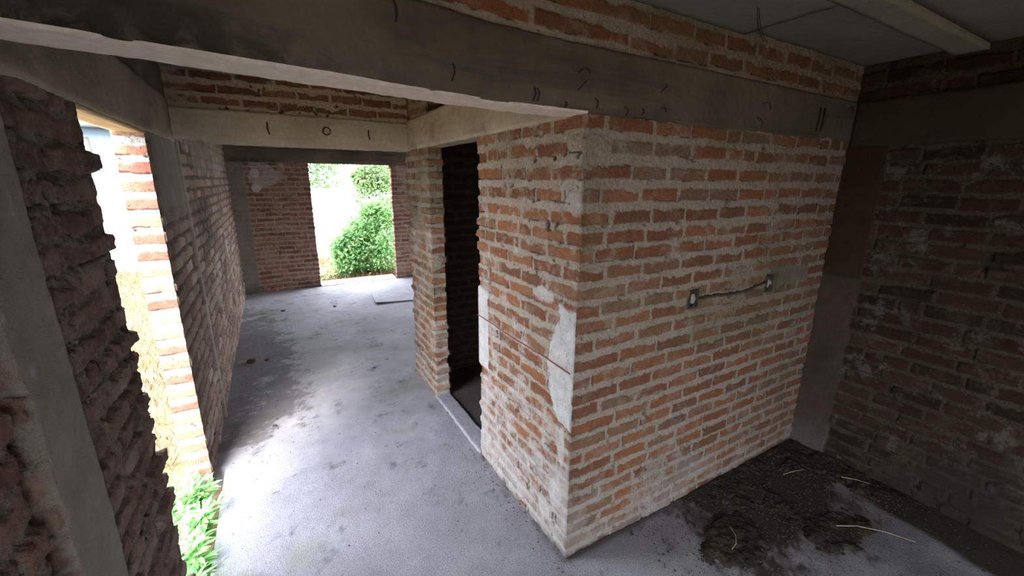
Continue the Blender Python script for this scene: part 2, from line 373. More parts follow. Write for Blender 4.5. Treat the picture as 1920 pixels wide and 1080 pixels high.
# block in the middle of the house: kitchen side (B) and passage side (A)
def paint_block(c):
    X, Y, Z, ns = c['X'], c['Y'], c['Z'], c['ns']
    onA = (X < 0.03) & (Y > 0.0) & (Y < 1.0) | ((X < 0.2) & (Y > 0.95)); onB = (Y < 0.02)
    fine = ns(30, 51, 3, 0.6)
    pA = rect_mask(c, 0.865, 1.3, 0.70, 1.235, 0.012, rag=0.012, f=12)*onA*(X < 0.05)
    lay(c, pA, 0.004+0.0008*fine, wh=0.95)
    w_ = 0.165-0.04*np.sin((Z-0.5)*9)
    pB = ss(-0.01, 0.012, np.minimum(np.minimum(w_-Y, Y-0.004), np.minimum(Z-0.74, 1.335-Z))+0.034*ns(13, 52, 5, 0.75))*onA
    lay(c, pB, 0.003+0.001*fine, wh=1.0)
    for (y0, z0, ry, rz) in ((0.075, 0.62, 0.04, 0.12), (0.11, 0.33, 0.07, 0.11), (0.2, 0.16, 0.07, 0.05), (0.25, 1.36, 0.13, 0.05)):
        q = 1-np.sqrt(((Y-y0)/ry)**2+((Z-z0)/rz)**2)+0.55*ns(14, 53, 4, 0.65)
        lay(c, ss(0.05, 0.3, q)*onA, 0.002+0.002*fine, wh=0.75)
    # whitish efflorescence towards the foot
    eff = ss(0.0, 0.45, ns(9, 54, 5, 0.75)+0.6*ss(1.1, 0.1, Z)-0.12)*onA
    c['B'][..., 0] = np.maximum(c['B'][..., 0], eff*0.52)
    effB = ss(0.15, 0.55, ns(5, 55, 5, 0.65)+0.55*ss(0.5, 0.0, Z)-0.02*X-0.1)*onB
    c['B'][..., 0] = np.maximum(c['B'][..., 0], effB*0.26)
    # mortar-filled corner under the beam
    q = 1-np.sqrt(((Y+X-0.02)/0.13)**2+((Z-2.01)/0.085)**2)+0.5*ns(16, 56, 4, 0.6)
    k = ss(0.1, 0.3, q)*(X < 1); c['A'][..., 0] *= 1-k*0.9
    c['h'][...] += k*0.006
    q = 1-np.sqrt(((Y-0.06)/0.09)**2+((Z-1.84)/0.09)**2)+0.5*ns(16, 57, 4, 0.6)
    k = ss(0.1, 0.3, q)*onA; c['A'][..., 0] *= 1-k*0.8; c['B'][..., 0] = np.maximum(c['B'][..., 0], k*0.35)
    # brownish-green damp on both faces
    c['B'][..., 2] = 0.38*ss(0.1, 0.5, ns(1.7, 58, 5, 0.6)+0.02)*(1-c['B'][..., 0])*onB + 0.35*ss(0.0, 0.5, ns(3, 59, 5, 0.6))*ss(1.2, 2.0, Z)*onA
    dk = 0.20+ss(0.5, 1.0, X/XR)*0.22+0.25*ss(0.2, 0.7, ns(2.3, 60, 5, 0.6))  # dirt with painted shade on face B, deeper to the right
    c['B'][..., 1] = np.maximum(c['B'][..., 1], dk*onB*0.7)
    # plastered patch right of the second box, boxes chased in, groove between them
    pt = rect_mask(c, 1.47, 1.93, 1.27, 1.40, 0.02, 'X', 0.03, 10, 61)*onB
    lay(c, pt, 0.004+0.002*fine, con=0.9)
    for (x0, zc) in ((0.79, 1.295), (1.50, 1.30)):
        dx = np.abs(X-x0); dz = np.abs(Z-zc)
        hole = ss(0.0, 0.006, 0.045-np.maximum(dx, dz*0.82)+0.006*ns(30, 62, 2))*onB
        c['h'][...] = c['h']*(1-hole)+(-0.05)*hole
        c['B'][..., 1] = np.maximum(c['B'][..., 1], hole*0.55)
        ring = ss(0.0, 0.02, 0.075-np.maximum(dx, dz)+0.02*ns(20, 63, 3))*onB*(1-hole)
        c['A'][..., 0] *= 1-0.8*ring; c['B'][..., 1] = np.maximum(c['B'][..., 1], ring*0.3)
        c['B'][..., 2] = np.maximum(c['B'][..., 2], ring*0.8)
    gz = 1.275+0.012*np.sin(X*9)+0.03*(X-0.8)/0.7
    gv = ss(0.0, 0.006, 0.011+0.004*ns(30, 64, 2)-np.abs(Z-gz))*ss(0.8, 0.82, X)*ss(1.47, 1.45, X)*onB
    c['h'][...] = c['h']*(1-gv)+(-0.022)*gv
    c['B'][..., 1] = np.maximum(c['B'][..., 1], gv*0.8)
    # foot line against the floor
    inn = ((X > T-0.02) & (Y > T-0.03)) | ((X > 0.03) & (Y > 0.9)); c['B'][..., 1] = np.maximum(c['B'][..., 1], 0.8*inn*(X > T-0.02))  # faces inside the room toned dark brown
    ft = ss(0.05, 0.0, Z)*0.5*(onA | onB); c['B'][..., 1] = np.maximum(c['B'][..., 1], ft*ss(-0.2, 0.4, ns(20, 65, 3)))
wall_block = brick_wall('wall_kitchen', [(XR+0.02, 0), (0, 0), (0, 1.0), (T, 1.0), (T, T), (XR+0.02, T)], MB['block'],
    [0.005, 0.005, 0.006, 0.03, 0.03], seed=3, paint=paint_block, smear=0.33, recess=0.003, rough=1.15, zres=0.005, vj=0.018)
tag(wall_block, 'orange brick wall block with pale mortar, standing in the middle with its corner towards us', 'wall')

def paint_pier(c):
    c['B'][..., 1] = np.maximum(c['B'][..., 1], 0.85*((c['X'] > T-0.01) & (c['Y'] < YB+0.03) & (c['Z'] < 3)))  # pier faces on the room side toned darker
    c['B'][..., 2] = 0.4*ss(0.0, 0.5, c['ns'](3, 58, 5, 0.6)+0.5*(c['Z']/2.1-0.4))*(c['X'] < 0.2)
    c['A'][..., 0] *= 1-0.55*ss(0.1, 0.4, c['ns'](5, 60, 4, 0.6))*(c['X'] < 0.01)
    c['B'][..., 0] = np.maximum(c['B'][..., 0], 0.25*ss(0.1, 0.5, c['ns'](6, 61, 4, 0.6)+0.4*ss(0.9, 0.1, c['Z']))*(c['X'] < 0.2))
wall_pier = brick_wall('wall_passage', [(XFAR, YB), (T, YB), (T, 1.905), (0, 1.905), (0, YB+0.14), (XFAR, YB+0.14)], MB['block'],
    [0.03, 0.012, 0.006, 0.007, 0.03], seed=8, paint=paint_pier, smear=0.35, recess=0.005, rough=1.2, zres=0.007, jag=0.009)
tag(wall_pier, 'narrow brick pier left of the dark doorway, turning into the wall behind', 'wall')

# left wall: part near the camera, with its concrete column
LC = even_courses(-0.03, 2.1, 0.0925, 0.072)
def paint_left_near(c):
    Y, Z, X, ns = c['Y'], c['Z'], c['X'], c['ns']
    inner = X > WL-0.03
    fine = ns(20, 41, 4, 0.6)
    col = ss(-0.006, 0.006, np.minimum(Y+0.115, 0.125-Y)+0.008*ns(20, 42, 4, 0.7)+0.035*ns(11, 43, 5, 0.7)*(Y < 0))*inner*(Z < 2.3)
    lay(c, col, 0.012+0.004*fine+0.004*ns(3, 44, 2), con=1.0)
    edge = ss(0.03, 0.0, np.abs(Y+0.15)+0.01*fine)*inner
    c['h'][...] -= edge*0.03*ss(-0.3, 0.3, ns(5, 45, 3)+0.2); c['B'][..., 1] = np.maximum(c['B'][..., 1], edge*0.35)
    c['B'][..., 0] = np.maximum(c['B'][..., 0], 0.35*ss(0.3, 0.55, ns(4, 47, 5, 0.65))*inner)
    c['h'][...] += inner*(1-col)*(0.005*ns(26, 49, 3, 0.6)+0.003*ns(70, 50, 2))
    # deep missing chunks of mortar
    gap = ss(0.18, 0.42, ns(9, 48, 3, 0.6))*(1-c['m'])*inner*(1-col)
    c['h'][...] -= gap*0.022; c['B'][..., 1] = np.maximum(c['B'][..., 1], gap*0.5)
left_near = brick_wall('wall_left', [(WL-T, -1.95), (WL-T, 0.70), (WL, 0.70), (WL, -1.95)], MB['left'], [0.04, 0.006, 0.006],
    z1=2.16, courses=LC, seed=21, paint=paint_left_near, recess=0.014, rough=1.6, jag=0.007, smear=0.42, zres=0.006, blen=0.215, vj=0.02, wob=0.009)
tag(left_near, 'rough dusty brick wall at the left edge with a smooth concrete column in it', 'wall')

# left wall beyond the side doorway
def paint_left_far(c):
    Y, Z, X, ns = c['Y'], c['Z'], c['X'], c['ns']
    inner = X > WL-0.03; fine = ns(20, 41, 4, 0.6)
    up = ss(-0.03, 0.03, np.minimum(2.44-Y, Y-1.66)+0.03*ns(8, 42, 3))*ss(-0.12, 0.12, Z-1.62+0.22*ns(4, 43, 3))*inner
    lay(c, up, 0.006+0.002*fine, con=0.95)
    strip = ss(-0.002, 0.002, 0.022-np.abs(Y-2.46)+0.005*ns(10, 44, 2))*inner*(Z < 2.2)
    lay(c, strip, 0.018+0.002*fine, con=0.8); c['B'][..., 0] = np.maximum(c['B'][..., 0], strip*0.18)
    pl = ss(-0.02, 0.02, np.minimum(np.minimum(Y-3.2, 6.6-Y), Z-1.95)+0.2*ns(1.6, 45, 4, 0.6))*inner*(Y > 2.6)
    lay(c, pl, 0.004+0.002*fine, con=0.6)
    # vertical chase down to an outlet hole
    gy = 4.72+0.02*np.sin(Z*9)
    gv = ss(0.0, 0.008, 0.016-np.abs(Y-gy)+0.004*ns(20, 46, 2))*ss(0.42, 0.44, Z)*inner
    c['h'][...] = c['h']*(1-gv)-0.03*gv; c['B'][..., 1] = np.maximum(c['B'][..., 1], gv*0.8)
    ho = ss(0.0, 0.01, 0.055-np.maximum(np.abs(Y-4.72), np.abs(Z-0.40))+0.01*ns(20, 47, 2))*inner
    c['h'][...] = c['h']*(1-ho)-0.05*ho; c['B'][..., 1] = np.maximum(c['B'][..., 1], ho*0.9)
    c['B'][..., 0] = np.maximum(c['B'][..., 0], 0.35*ss(0.15, 0.55, ns(2, 48, 5, 0.65))*(Y > 2.5)*inner)
    rev = (Y < 1.62)*(X > WL-T+0.001)
    c['B'][..., 0] = np.maximum(c['B'][..., 0], 0.9*(1-c['m'])*rev)  # sun glare painted white over the reveal mortar
    c['A'][..., 0] = np.where(rev > 0, c['m'], c['A'][..., 0])
    q = 1-np.sqrt(((Y-3.3)/0.8)**2+((Z-1.45)/0.35)**2)+0.6*ns(3, 49, 4, 0.65); c['B'][..., 1] = np.maximum(c['B'][..., 1], 0.55*ss(0.1, 0.7, q)*inner*(Y > 2.5))
left_far = brick_wall('wall_left', [(WL, YF+0.05), (WL, 1.59), (WL-T, 1.59), (WL-T, YF+0.05)], MB['leftfar'], [0.008, 0.006, 0.05, 0.05],
    courses=LC+[(2.16, 2.22), (2.25, 2.31), (2.35, 2.41), (2.45, 2.51)], seed=22, closed=True, paint=paint_left_far, recess=0.011, rough=1.1, jag=0.005, zres=0.008, blen=0.225)
tag(left_far, 'left brick wall beyond the side doorway with a raised cement strip and a chased groove', 'wall')

# sunlit jamb of the side doorway; glare painted white on its mortar
def paint_jamb(c):
    c['B'][..., 0] = 0.9*(1-c['m']); c['B'][..., 1] *= 0.6  # joints whitened for glare
jamb = brick_wall('wall_left', [(WL+0.001, 1.573), (WL-T-0.006, 1.573)], MB['jamb'], [0.005], z1=2.14, courses=[(z, z+0.062) for z, _ in LC], seed=23,
    paint=paint_jamb, recess=0.006, rough=1.3, jag=0.003, smear=0.15, zres=0.005)
tag(jamb, 'sunlit jamb of red bricks and glare-whitened mortar in the side doorway', 'wall')

# far wall with its doorway
def paint_far(c):
    X, Y, Z, ns = c['X'], c['Y'], c['Z'], c['ns']; inner = Y < YF+0.03; fine = ns(20, 41, 4, 0.6)
    col = ss(-0.02, 0.02, -1.40-X+0.02*ns(6, 42, 3))*inner
    lay(c, col, 0.004+0.002*fine, con=0.85)
    for (x0, z0, rx, rz) in ((-1.27, 1.98, 0.08, 0.10), (-1.27, 1.76, 0.09, 0.09)):
        q = 1-np.sqrt(((X-x0)/rx)**2+((Z-z0)/rz)**2)+0.3*ns(9, 43, 3)
        lay(c, ss(0.1, 0.25, q)*inner, 0.006, wh=0.5)
    q = ss(0.25, 0.45, ns(2.5, 44, 5, 0.6)+0.4*ss(1.2, 2.0, Z)-0.15)*inner
    c['B'][..., 0] = np.maximum(c['B'][..., 0], q*0.22); c['A'][..., 0] *= 1-0.4*q
    c['B'][..., 1] = np.maximum(c['B'][..., 1], 0.55*ss(0.28, 0.0, Z)*ss(-0.5, 0.3, ns(5, 45, 3)))
for (xa, xb, lab, sd) in ((WL-0.02, -0.46, 'red-brown brick wall at the far end, left of the bright doorway', 31), (0.93, XFAR, 'strip of red-brown brick wall at the far end, right of the bright doorway', 32)):
    pth = [(xb, YF), (xa, YF), (xa, YF+T), (xb, YF+T)]
    o = brick_wall('wall_far', pth, MB['far'], [0.009, 0.02, 0.05, 0.02], closed=True, seed=sd, paint=paint_far, z1=2.2,
                   courses=even_courses(-0.02, 2.3, 0.082, 0.058), recess=0.005, zres=0.009, jag=0.006, smear=0.4, rough=1.5, wob=0.012)
    tag(o, lab, 'wall')

# right wall with the corner column
def paint_right(c):
    X, Y, Z, ns = c['X'], c['Y'], c['Z'], c['ns']; fine = ns(20, 41, 4, 0.6)
    col = ss(-0.006, 0.006, Y+0.215+0.018*ns(7, 42, 3))*(Z < 2.14)
    lay(c, col, 0.014+0.003*fine, con=1.0)
    c['B'][..., 0] = np.maximum(c['B'][..., 0], 0.04*col*ss(1.32, 1.28, Z)+0.10*col*ss(0.35, 0.05, Z))
    ln = ss(0.02, 0.0, np.abs(Z-1.31+0.02*ns(6, 43, 2)))*col; c['B'][..., 1] = np.maximum(c['B'][..., 1], ln*0.6)
    dry = ss(0.3, 0.5, ns(7, 44, 6, 0.78)+0.12)
    c['B'][..., 0] = np.maximum(c['B'][..., 0], 0.09*dry*(1-col))
    c['A'][..., 0] *= 1-0.5*dry*(1-col)
    pale = ss(0.0, 0.5, 0.45-np.sqrt(((Y+1.25)/0.30)**2+((Z-0.3)/0.34)**2)*0.6+0.7*ns(9, 46, 6, 0.78))  # patch of incoming light painted pale near the wall foot
    c['B'][..., 0] = np.maximum(c['B'][..., 0], 0.34*pale)
    shade_band = ss(0.0, 0.3, 0.13-np.abs(Z-0.30-0.75*(Y+0.75)*0)+0.25*ns(2.5, 45, 4))*ss(-0.35, -0.6, Y)*ss(-1.1, -0.85, Y)  # band of cast shadow painted on the lower wall
    c['B'][..., 1] = np.maximum(c['B'][..., 1], 0.8*shade_band*(1-pale))
    low = ss(0.55, 0.15, Z+0.1*ns(5, 47, 3)+0.5*(Y+1.0))*ss(-0.35, -0.7, Y)*ss(-1.2, -1.0, Y); c['B'][..., 1] = np.maximum(c['B'][..., 1], 0.92*low)  # same shadow painted darkest towards the floor
    gap = ss(0.2, 0.45, ns(8, 48, 3, 0.6))*(1-c['m'])*(1-col)
    c['h'][...] -= gap*0.015; c['B'][..., 1] = np.maximum(c['B'][..., 1], gap*0.6)
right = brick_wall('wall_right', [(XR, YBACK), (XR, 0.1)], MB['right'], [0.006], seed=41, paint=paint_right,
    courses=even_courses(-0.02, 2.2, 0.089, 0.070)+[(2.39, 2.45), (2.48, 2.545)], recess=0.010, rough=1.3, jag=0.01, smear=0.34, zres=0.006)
tag(right, 'dark brick wall on the right with a smooth brown corner column', 'wall')

# ---------------------------------------------------------------- plain shell around what the photo does not show
def simple_box(name, lo, hi, mat, **kw):
    o = rough_box(name, lo, hi, mat, res=0.5, amp=0.0); tag(o, kind='structure', **kw); return o
M_SHELL = MB['far']
def shell(name, lo, hi, lab): return tag(rough_box(name, lo, hi, M_PLAIN, res=0.6, amp=0.0), lab, 'wall', kind='structure')
M_PLAIN = concrete_mat('plain_render', (0.20, 0.16, 0.13), (0.27, 0.22, 0.18), (0.14, 0.11, 0.09))
# wall behind the camera; unseen opening added on its left half for light
shell('wall_back', (-0.2, YBACK-T, -0.05), (XR+T, YBACK, 2.6), 'plain wall behind the viewpoint, right of its added opening')
shell('wall_back', (WL-T, YBACK-T, 2.15), (-0.2, YBACK, 2.6), 'lintel wall over the added opening behind the viewpoint')
shell('wall_back', (WL-T, YBACK-T, -0.05), (-1.1, YBACK, 2.15), 'plain wall behind the viewpoint, left of its added opening')
shell('wall_right', (XR+0.04, YBACK, -0.05), (XR+T+0.04, YB, 2.6), 'plain outer leaf of the right wall')
shell('wall_left', (WL-T, YBACK, -0.05), (WL, -2.75, 2.15), 'plain end of the left wall behind the viewpoint, beyond its added opening')  # unseen opening left before it, added to light the block and floor
shell('wall_right', (XFAR, YB, -0.05), (XFAR+T, 3.2, 2.6), 'plain right wall of the far room, near its added opening')  # far room's unseen side opening, added to brighten its floor
shell('wall_right', (XFAR, 5.6, -0.05), (XFAR+T, YF+T, 2.6), 'plain right wall of the far room, beyond its added opening')
shell('wall_right', (XFAR, 3.2, 2.15), (XFAR+T, 5.6, 2.6), 'lintel wall over the added opening of the far room')
# front beam courses over the opening, left of the block
BEAMY = lambda x: -0.1*((-x-0.38)+np.sqrt((-x-0.38)**2+0.02))   # the beam bends towards the left wall
xs = [0.02, -0.15, -0.4, -0.7, -1.0, -1.3, WL-0.1]
fp = [(x, float(BEAMY(np.array(x)))-0.0) for x in xs]
front_courses = brick_wall('wall_front', fp+[(x, y+0.13) for x, y in fp[::-1]], MB['block'], [0.005]*(len(fp)-1)+[0.03]*len(fp), z0=2.36, z1=2.62, seed=51,
    recess=0.003, rough=1.2, zres=0.005, smear=0.35, courses=[(2.41, 2.462), (2.497, 2.552)])
tag(front_courses, 'two brick courses on top of the near beam, left of the block corner', 'wall')

# ---------------------------------------------------------------- ring beams
def warp_front(Q):
    Q[:, 1] += BEAMY(Q[:, 0]); n = ss(0.03, 0.0, Q[:, 2]-H)*ss(0.03, 0.0, Q[:, 1]-BEAMY(Q[:, 0]))
    ch = ss(0.2, 0.5, fbm(Q[:, 0]*7, Q[:, 0]*0+3, None, 77, 3)); Q[:, 1] += n*0.010*ch; Q[:, 2] += n*0.012*ch
    return Q
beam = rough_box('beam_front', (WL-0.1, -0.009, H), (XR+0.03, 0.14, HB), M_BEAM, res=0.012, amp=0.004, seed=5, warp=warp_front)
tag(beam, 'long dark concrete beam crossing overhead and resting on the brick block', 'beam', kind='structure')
b2 = rough_box('beam_passage', (-0.012, 0.13, H-0.004), (T+0.01, YB+0.12, HB), M_BEAM2, res=0.018, amp=0.004, seed=6)
tag(b2, 'pale concrete ring beam over the dark doorway, running along the passage', 'beam', kind='structure')
def warp_cross(Q):
    n = ss(-1.42, -1.5, Q[:, 0])*ss(0.06, 0.0, Q[:, 2]-H); Q[:, 2] += n*(0.028+0.012*vn(Q[:, 0]*22, Q[:, 1]*20, None, 9)); return Q
b3 = rough_box('beam_middle', (WL-0.02, YB-0.005, H-0.012), (-0.002, YB+0.135, HB-0.02), M_BEAM2, res=0.016, amp=0.004, seed=7, warp=warp_cross)
tag(b3, 'pale concrete beam across the passage with three steel stubs in its face', 'beam', kind='structure')
o = brick_wall('wall_middle', [(-0.002, YB), (WL, YB), (WL, YB+0.13), (-0.002, YB+0.13)], MB['middle'], [0.006, 0.05, 0.05], z0=2.35, z1=2.62, seed=52,
    courses=[(2.392, 2.442), (2.475, 2.527), (2.56, 2.60)], recess=0.001, rough=1.4, zres=0.006, smear=0.4)
tag(o, 'red brick courses above the beam across the passage', 'wall')
b4 = rough_box('beam_left', (WL-T-0.01, YBACK, H-0.012), (WL+0.012, YB+0.02, HB+0.03), M_BEAM3, res=0.02, amp=0.006, seed=8)
tag(b4, 'dark concrete ring beam along the left wall above the side doorway', 'beam', kind='structure')
tag(rough_box('wall_left', (WL-T, YBACK, HB), (WL, 1.6, 2.62), M_BEAM, res=0.05, amp=0.006, seed=9), 'rendered strip of wall above the left ring beam', 'wall', kind='structure')
b5 = rough_box('beam_far', (WL-0.02, YF-0.02, 2.165), (XFAR, YF+T+0.01, 2.62), M_BEAM, res=0.03, amp=0.004, seed=10)
tag(b5, 'dark concrete beam above the bright far doorway', 'beam', kind='structure')
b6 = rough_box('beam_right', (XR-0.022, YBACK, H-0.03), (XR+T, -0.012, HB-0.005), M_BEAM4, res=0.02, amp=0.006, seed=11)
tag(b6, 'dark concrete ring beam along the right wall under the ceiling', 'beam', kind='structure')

# ---------------------------------------------------------------- ceiling
tag(rough_box('ceiling', (WL-T, YBACK-T, 2.605), (XFAR+T, YF+T, 2.75), M_CEIL, res=0.5, amp=0), 'grey slab ceiling over the whole house', 'ceiling', kind='structure')
def panel(lo, hi, sd, lab): tag(rough_box('ceiling', lo, hi, M_CEIL, res=0.05, amp=0.003, seed=sd, freq=4), lab, 'ceiling', kind='structure')
panel((0.945, -0.395, 2.590), (XR+0.02, 0.02, 2.62), 61, 'grey ceiling panel between the joist and the brick block wall, nearest the right corner')
panel((-1.6, -0.395, 2.572), (0.93, 0.02, 2.615), 62, 'grey ceiling panel sagging a little beside the flat one')
for i, (y0, y1) in enumerate(((-1.08, -0.525), (-1.76, -1.205), (-2.44, -1.885), (-3.12, -2.565))):
    panel((-1.6, y0, 2.588), (XR+0.02, y1, 2.62), 63+i, 'greenish grey ceiling panel bay, %s from the brick block' % ['first', 'second', 'third', 'fourth'][i])
for i, y0 in enumerate((-0.525, -1.205, -1.885, -2.565, -3.245)):
    tag(rough_box('ceiling_beam', (-1.62, y0, 2.562), (XR+0.02, y0+0.13, 2.62), M_JOIST, res=0.02, amp=0.003, seed=71+i), 'thin pale ceiling joist, %s from the brick block' % ['first', 'second', 'third', 'fourth', 'fifth'][i], 'joist', kind='structure')

# ---------------------------------------------------------------- floor
k = NT('floor_concrete')
a = k.n('ShaderNodeAttribute'); a.attribute_name = 'mask_a'; s_ = k.n('ShaderNodeSeparateColor'); k.l(a.outputs['Color'], s_.inputs[0])
soil, moss, grain = s_.outputs
n1 = k.noise(1.3, 7, 0.62, dist=0.4); n2 = k.noise(26, 6, 0.7); n3 = k.noise(170, 4, 0.6); n4 = k.noise(6, 7, 0.68)
c = k.ramp(n1, [(0.28, (0.26, 0.25, 0.28)), (0.5, (0.33, 0.32, 0.355)), (0.72, (0.40, 0.40, 0.435))])
c = k.mix(0.55, c, k.ramp(n4, [(0.3, 0.72), (0.62, 1.0)]), 'MULTIPLY')
c = k.mix(k.math('MULTIPLY', grain, 0.65), c, k.ramp(n3, [(0.36, 0.33), (0.58, 1.0)]), 'MULTIPLY')
c = k.mix(k.math('MULTIPLY', k.ramp(k.noise(60, 4, 0.7), [(0.63, 0.0), (0.7, 1.0)]), 0.6), c, (0.10, 0.085, 0.07))
c = k.mix(k.math('MULTIPLY', moss, 0.55), c, (0.17, 0.20, 0.12))
c = k.mix(soil, c, k.mix(n2, (0.02, 0.016, 0.012), (0.075, 0.06, 0.045)))  # soil mask also carries the shadow wedge painted along the right wall
k.col(c); k.b.inputs['Roughness'].default_value = 0.82
k.bump(k.math('ADD', k.math('MULTIPLY', n2, 0.5), k.math('MULTIPLY', n3, 0.6)), 0.006, 0.9)
M_FLOOR = k.m
def floor_mesh():
    xs_ = np.concatenate([np.linspace(WL-T, XR+0.1, 200), np.linspace(XR+0.15, XFAR+0.1, 20)]); ys_ = np.linspace(YBACK-0.6, YF+T+0.02, 560)
    X, Y = np.meshgrid(xs_, ys_, indexing='ij')
    n = lambda f, sd, o=4, g=0.55: fbm(X*f, Y*f, None, sd, o, g)
    Zf = 0.003*n(1.5, 1)+0.0025*n(14, 2)
    edge = -1.585+0.02*fbm(Y*5, Y*0+1, None, 5, 3); gate = ss(0.60, 0.66, Y)*ss(1.72, 1.66, Y)
    X2 = np.where((gate > 0.5), np.maximum(X, edge), X)
    out = (X < edge-0.001) & (gate > 0.5); Zf = np.where(out, -0.14, Zf)
    A = np.zeros(X.shape+(4,)); A[..., 3] = 1
    soil = ss(0.0, 0.3, n(5, 11, 7, 0.78)+0.85*ss(0.45, 1.0, X)*ss(-0.85, -0.35, Y+0.25*(X-1.4)*-1)*(Y < 0.03)-0.38)
    soil = np.maximum(soil, ss(0.3, 0.55, n(7, 12, 6, 0.7)+0.5*ss(0.3, 1.0, X)*ss(-1.0, -0.3, Y)-0.1)*(Y < 0.03)*0.8)
    soil = np.where((X > 0.1) & (Y > 0.06) & (Y < YB), np.maximum(soil, 0.9), soil)
    # cast shadow painted as a dark wedge along the foot of the right wall
    dl = ss(0.0, 0.08, X-(XR-0.30)-0.10*(Y+0.6)+0.07*n(4, 13))*ss(-0.35, -0.55, Y)
    soil = np.maximum(soil, dl)  # painted shadow wedge shares the soil mask
    soil = np.maximum(soil, 0.42*ss(0.75, 1.1, X)*ss(-1.6, -0.9, -np.abs(Y)-0.0)*(Y < 0.03)*ss(-0.5, 0.3, n(5, 17, 6, 0.75)))
    dirt = ss(0.05, 0.4, n(5, 14, 7, 0.8)+0.65*ss(-0.75, -1.45, X)*ss(1.6, 2.4, Y)*ss(6.5, 4.5, Y)-0.12)*0.6*(X < 0)
    foot = ss(0.05, 0.0, np.abs(X))*(Y > 0)*(Y < 1.02)*0.6*ss(-0.2, 0.4, n(18, 15))
    foot2 = ss(0.05, 0.0, np.abs(Y))*(X > 0)*(X < XR)*0.9
    A[..., 0] = np.clip(np.maximum(np.maximum(soil, dirt), np.maximum(foot, foot2)), 0, 1)
    A[..., 1] = ss(0.0, 0.4, n(2.2, 16, 5)+0.55*ss(-0.5, -1.2, X)*ss(1.4, 0.7, Y)-0.35)
    A[..., 2] = np.clip(ss(1.7, 0.9, Y)*0.9+0.25, 0, 1)
    return grid_mesh('floor', np.stack([X2, Y, Zf], -1), {'mask_a': A})
fl = link_mesh('floor', floor_mesh(), M_FLOOR); tag(fl, 'rough grey concrete floor of the passage and rooms', 'floor', kind='structure')
tag(rough_box('floor', (-0.46, YF-0.01, -0.1), (0.93, YF+0.42, 0.006), M_SILL, res=0.03, amp=0.004, seed=81), 'pale concrete step outside the far doorway', 'step', kind='structure')
tag(rough_box('floor', (-0.012, 0.99, -0.03), (T-0.01, 1.92, 0.022), M_FLOOR, res=0.012, amp=0.005, seed=82), 'pale concrete sill across the foot of the dark doorway', 'sill', kind='structure')

# ---------------------------------------------------------------- loose soil on the kitchen floor
k = NT('dark_soil'); n2 = k.noise(60, 6, 0.7); n1 = k.noise(5, 6, 0.65)
k.col(k.mix(k.ramp(n1, [(0.4, 0.0), (0.65, 1.0)]), k.ramp(n2, [(0.35, (0.012, 0.009, 0.006)), (0.7, (0.045, 0.034, 0.024))]), k.ramp(n2, [(0.35, (0.03, 0.024, 0.016)), (0.7, (0.11, 0.09, 0.06))])))
k.bump(n2, 0.01, 1.0); M_SOIL = k.m
def soil_mesh():
    X, Y = np.meshgrid(np.linspace(0.45, XR-0.01, 300), np.linspace(-1.15, -0.012, 220), indexing='ij')
    n = lambda f, sd, o=4, g=0.6: fbm(X*f, Y*f, None, sd, o, g)
    q = 0.8*n(4.5, 31, 6, 0.75)+1.0*ss(0.15, 0.75, 1-np.sqrt(((X-0.83)/0.30)**2+((Y+0.36)/0.2)**2)*0.75) + 0.75*ss(0.6, 1.2, X)*ss(-0.75, -0.15, Y) - 0.32
    q += 0.8*ss(0.0, 0.6, 1-np.sqrt(((X-1.45)/0.35)**2+((Y+0.62)/0.17)**2))
    q += 0.55*ss(1.75, 2.0, X)*ss(-1.05, -0.6, Y)
    q *= ss(0.45, 0.55, X)
    Zs = -0.012+0.026*ss(-0.05, 0.75, q)+0.012*ss(-0.1, 0.5, q)*n(34, 32, 4)+0.010*ss(0.0, 0.5, q)*n(9, 33, 3)
    return grid_mesh('loose_soil', np.stack([X, Y, Zs], -1))
tag(link_mesh('loose_soil', soil_mesh(), M_SOIL), 'black loose soil spread over the floor in the dark kitchen corner', 'soil', kind='stuff')
def crumbs(name, n, box, smin, smax, mat, sd, dens):
    rng = np.random.default_rng(sd); V = []; F = []
    base = np.array([(1, 0, 0), (0, 1, 0), (-1, 0, 0), (0, -1, 0), (0, 0, 1), (0, 0, -0.6)], float)
    fc = [(0, 1, 4), (1, 2, 4), (2, 3, 4), (3, 0, 4), (1, 0, 5), (2, 1, 5), (3, 2, 5), (0, 3, 5)]
    c = 0
    while c < n:
        x, y = rng.uniform(box[0], box[1]), rng.uniform(box[2], box[3])
        if rng.random() > dens(x, y): continue
        s = rng.uniform(smin, smax)*rng.random()**0.7+smin*0.4
        v = base*s*rng.uniform(0.5, 1.2, (6, 1))*np.array([1, 1, 0.7]); t = rng.uniform(0, 6.28)
        v = v@np.array([[math.cos(t), math.sin(t), 0], [-math.sin(t), math.cos(t), 0], [0, 0, 1]]); v += (x, y, 0.35*s+0.004)
        V.append(v); F += [tuple(a+6*c for a in f) for f in fc]; c += 1
    me = bpy.data.meshes.new(name); me.from_pydata(np.concatenate(V).tolist(), [], F); me.update()
    return link_mesh(name, me, mat, smooth=False)
M_CRUMB = concrete_mat('crumb_brown', (0.05, 0.04, 0.03), (0.10, 0.08, 0.06), (0.02, 0.015, 0.01))
tag(crumbs('soil_crumbs', 2600, (0.4, XR-0.02, -1.25, -0.02), 0.003, 0.010, M_CRUMB, 4, lambda x, y: 0.2+0.8*(y > -0.75)), 'small dark crumbs scattered over the kitchen floor', 'debris', kind='stuff')
tag(crumbs('floor_grit', 900, (-1.55, -0.1, 0.4, 5.5), 0.002, 0.008, M_CRUMB, 5, lambda x, y: 0.12+0.88*(x < -0.95)*(y > 1.6)), 'fine dark grit strewn along the passage floor by the left wall', 'debris', kind='stuff')
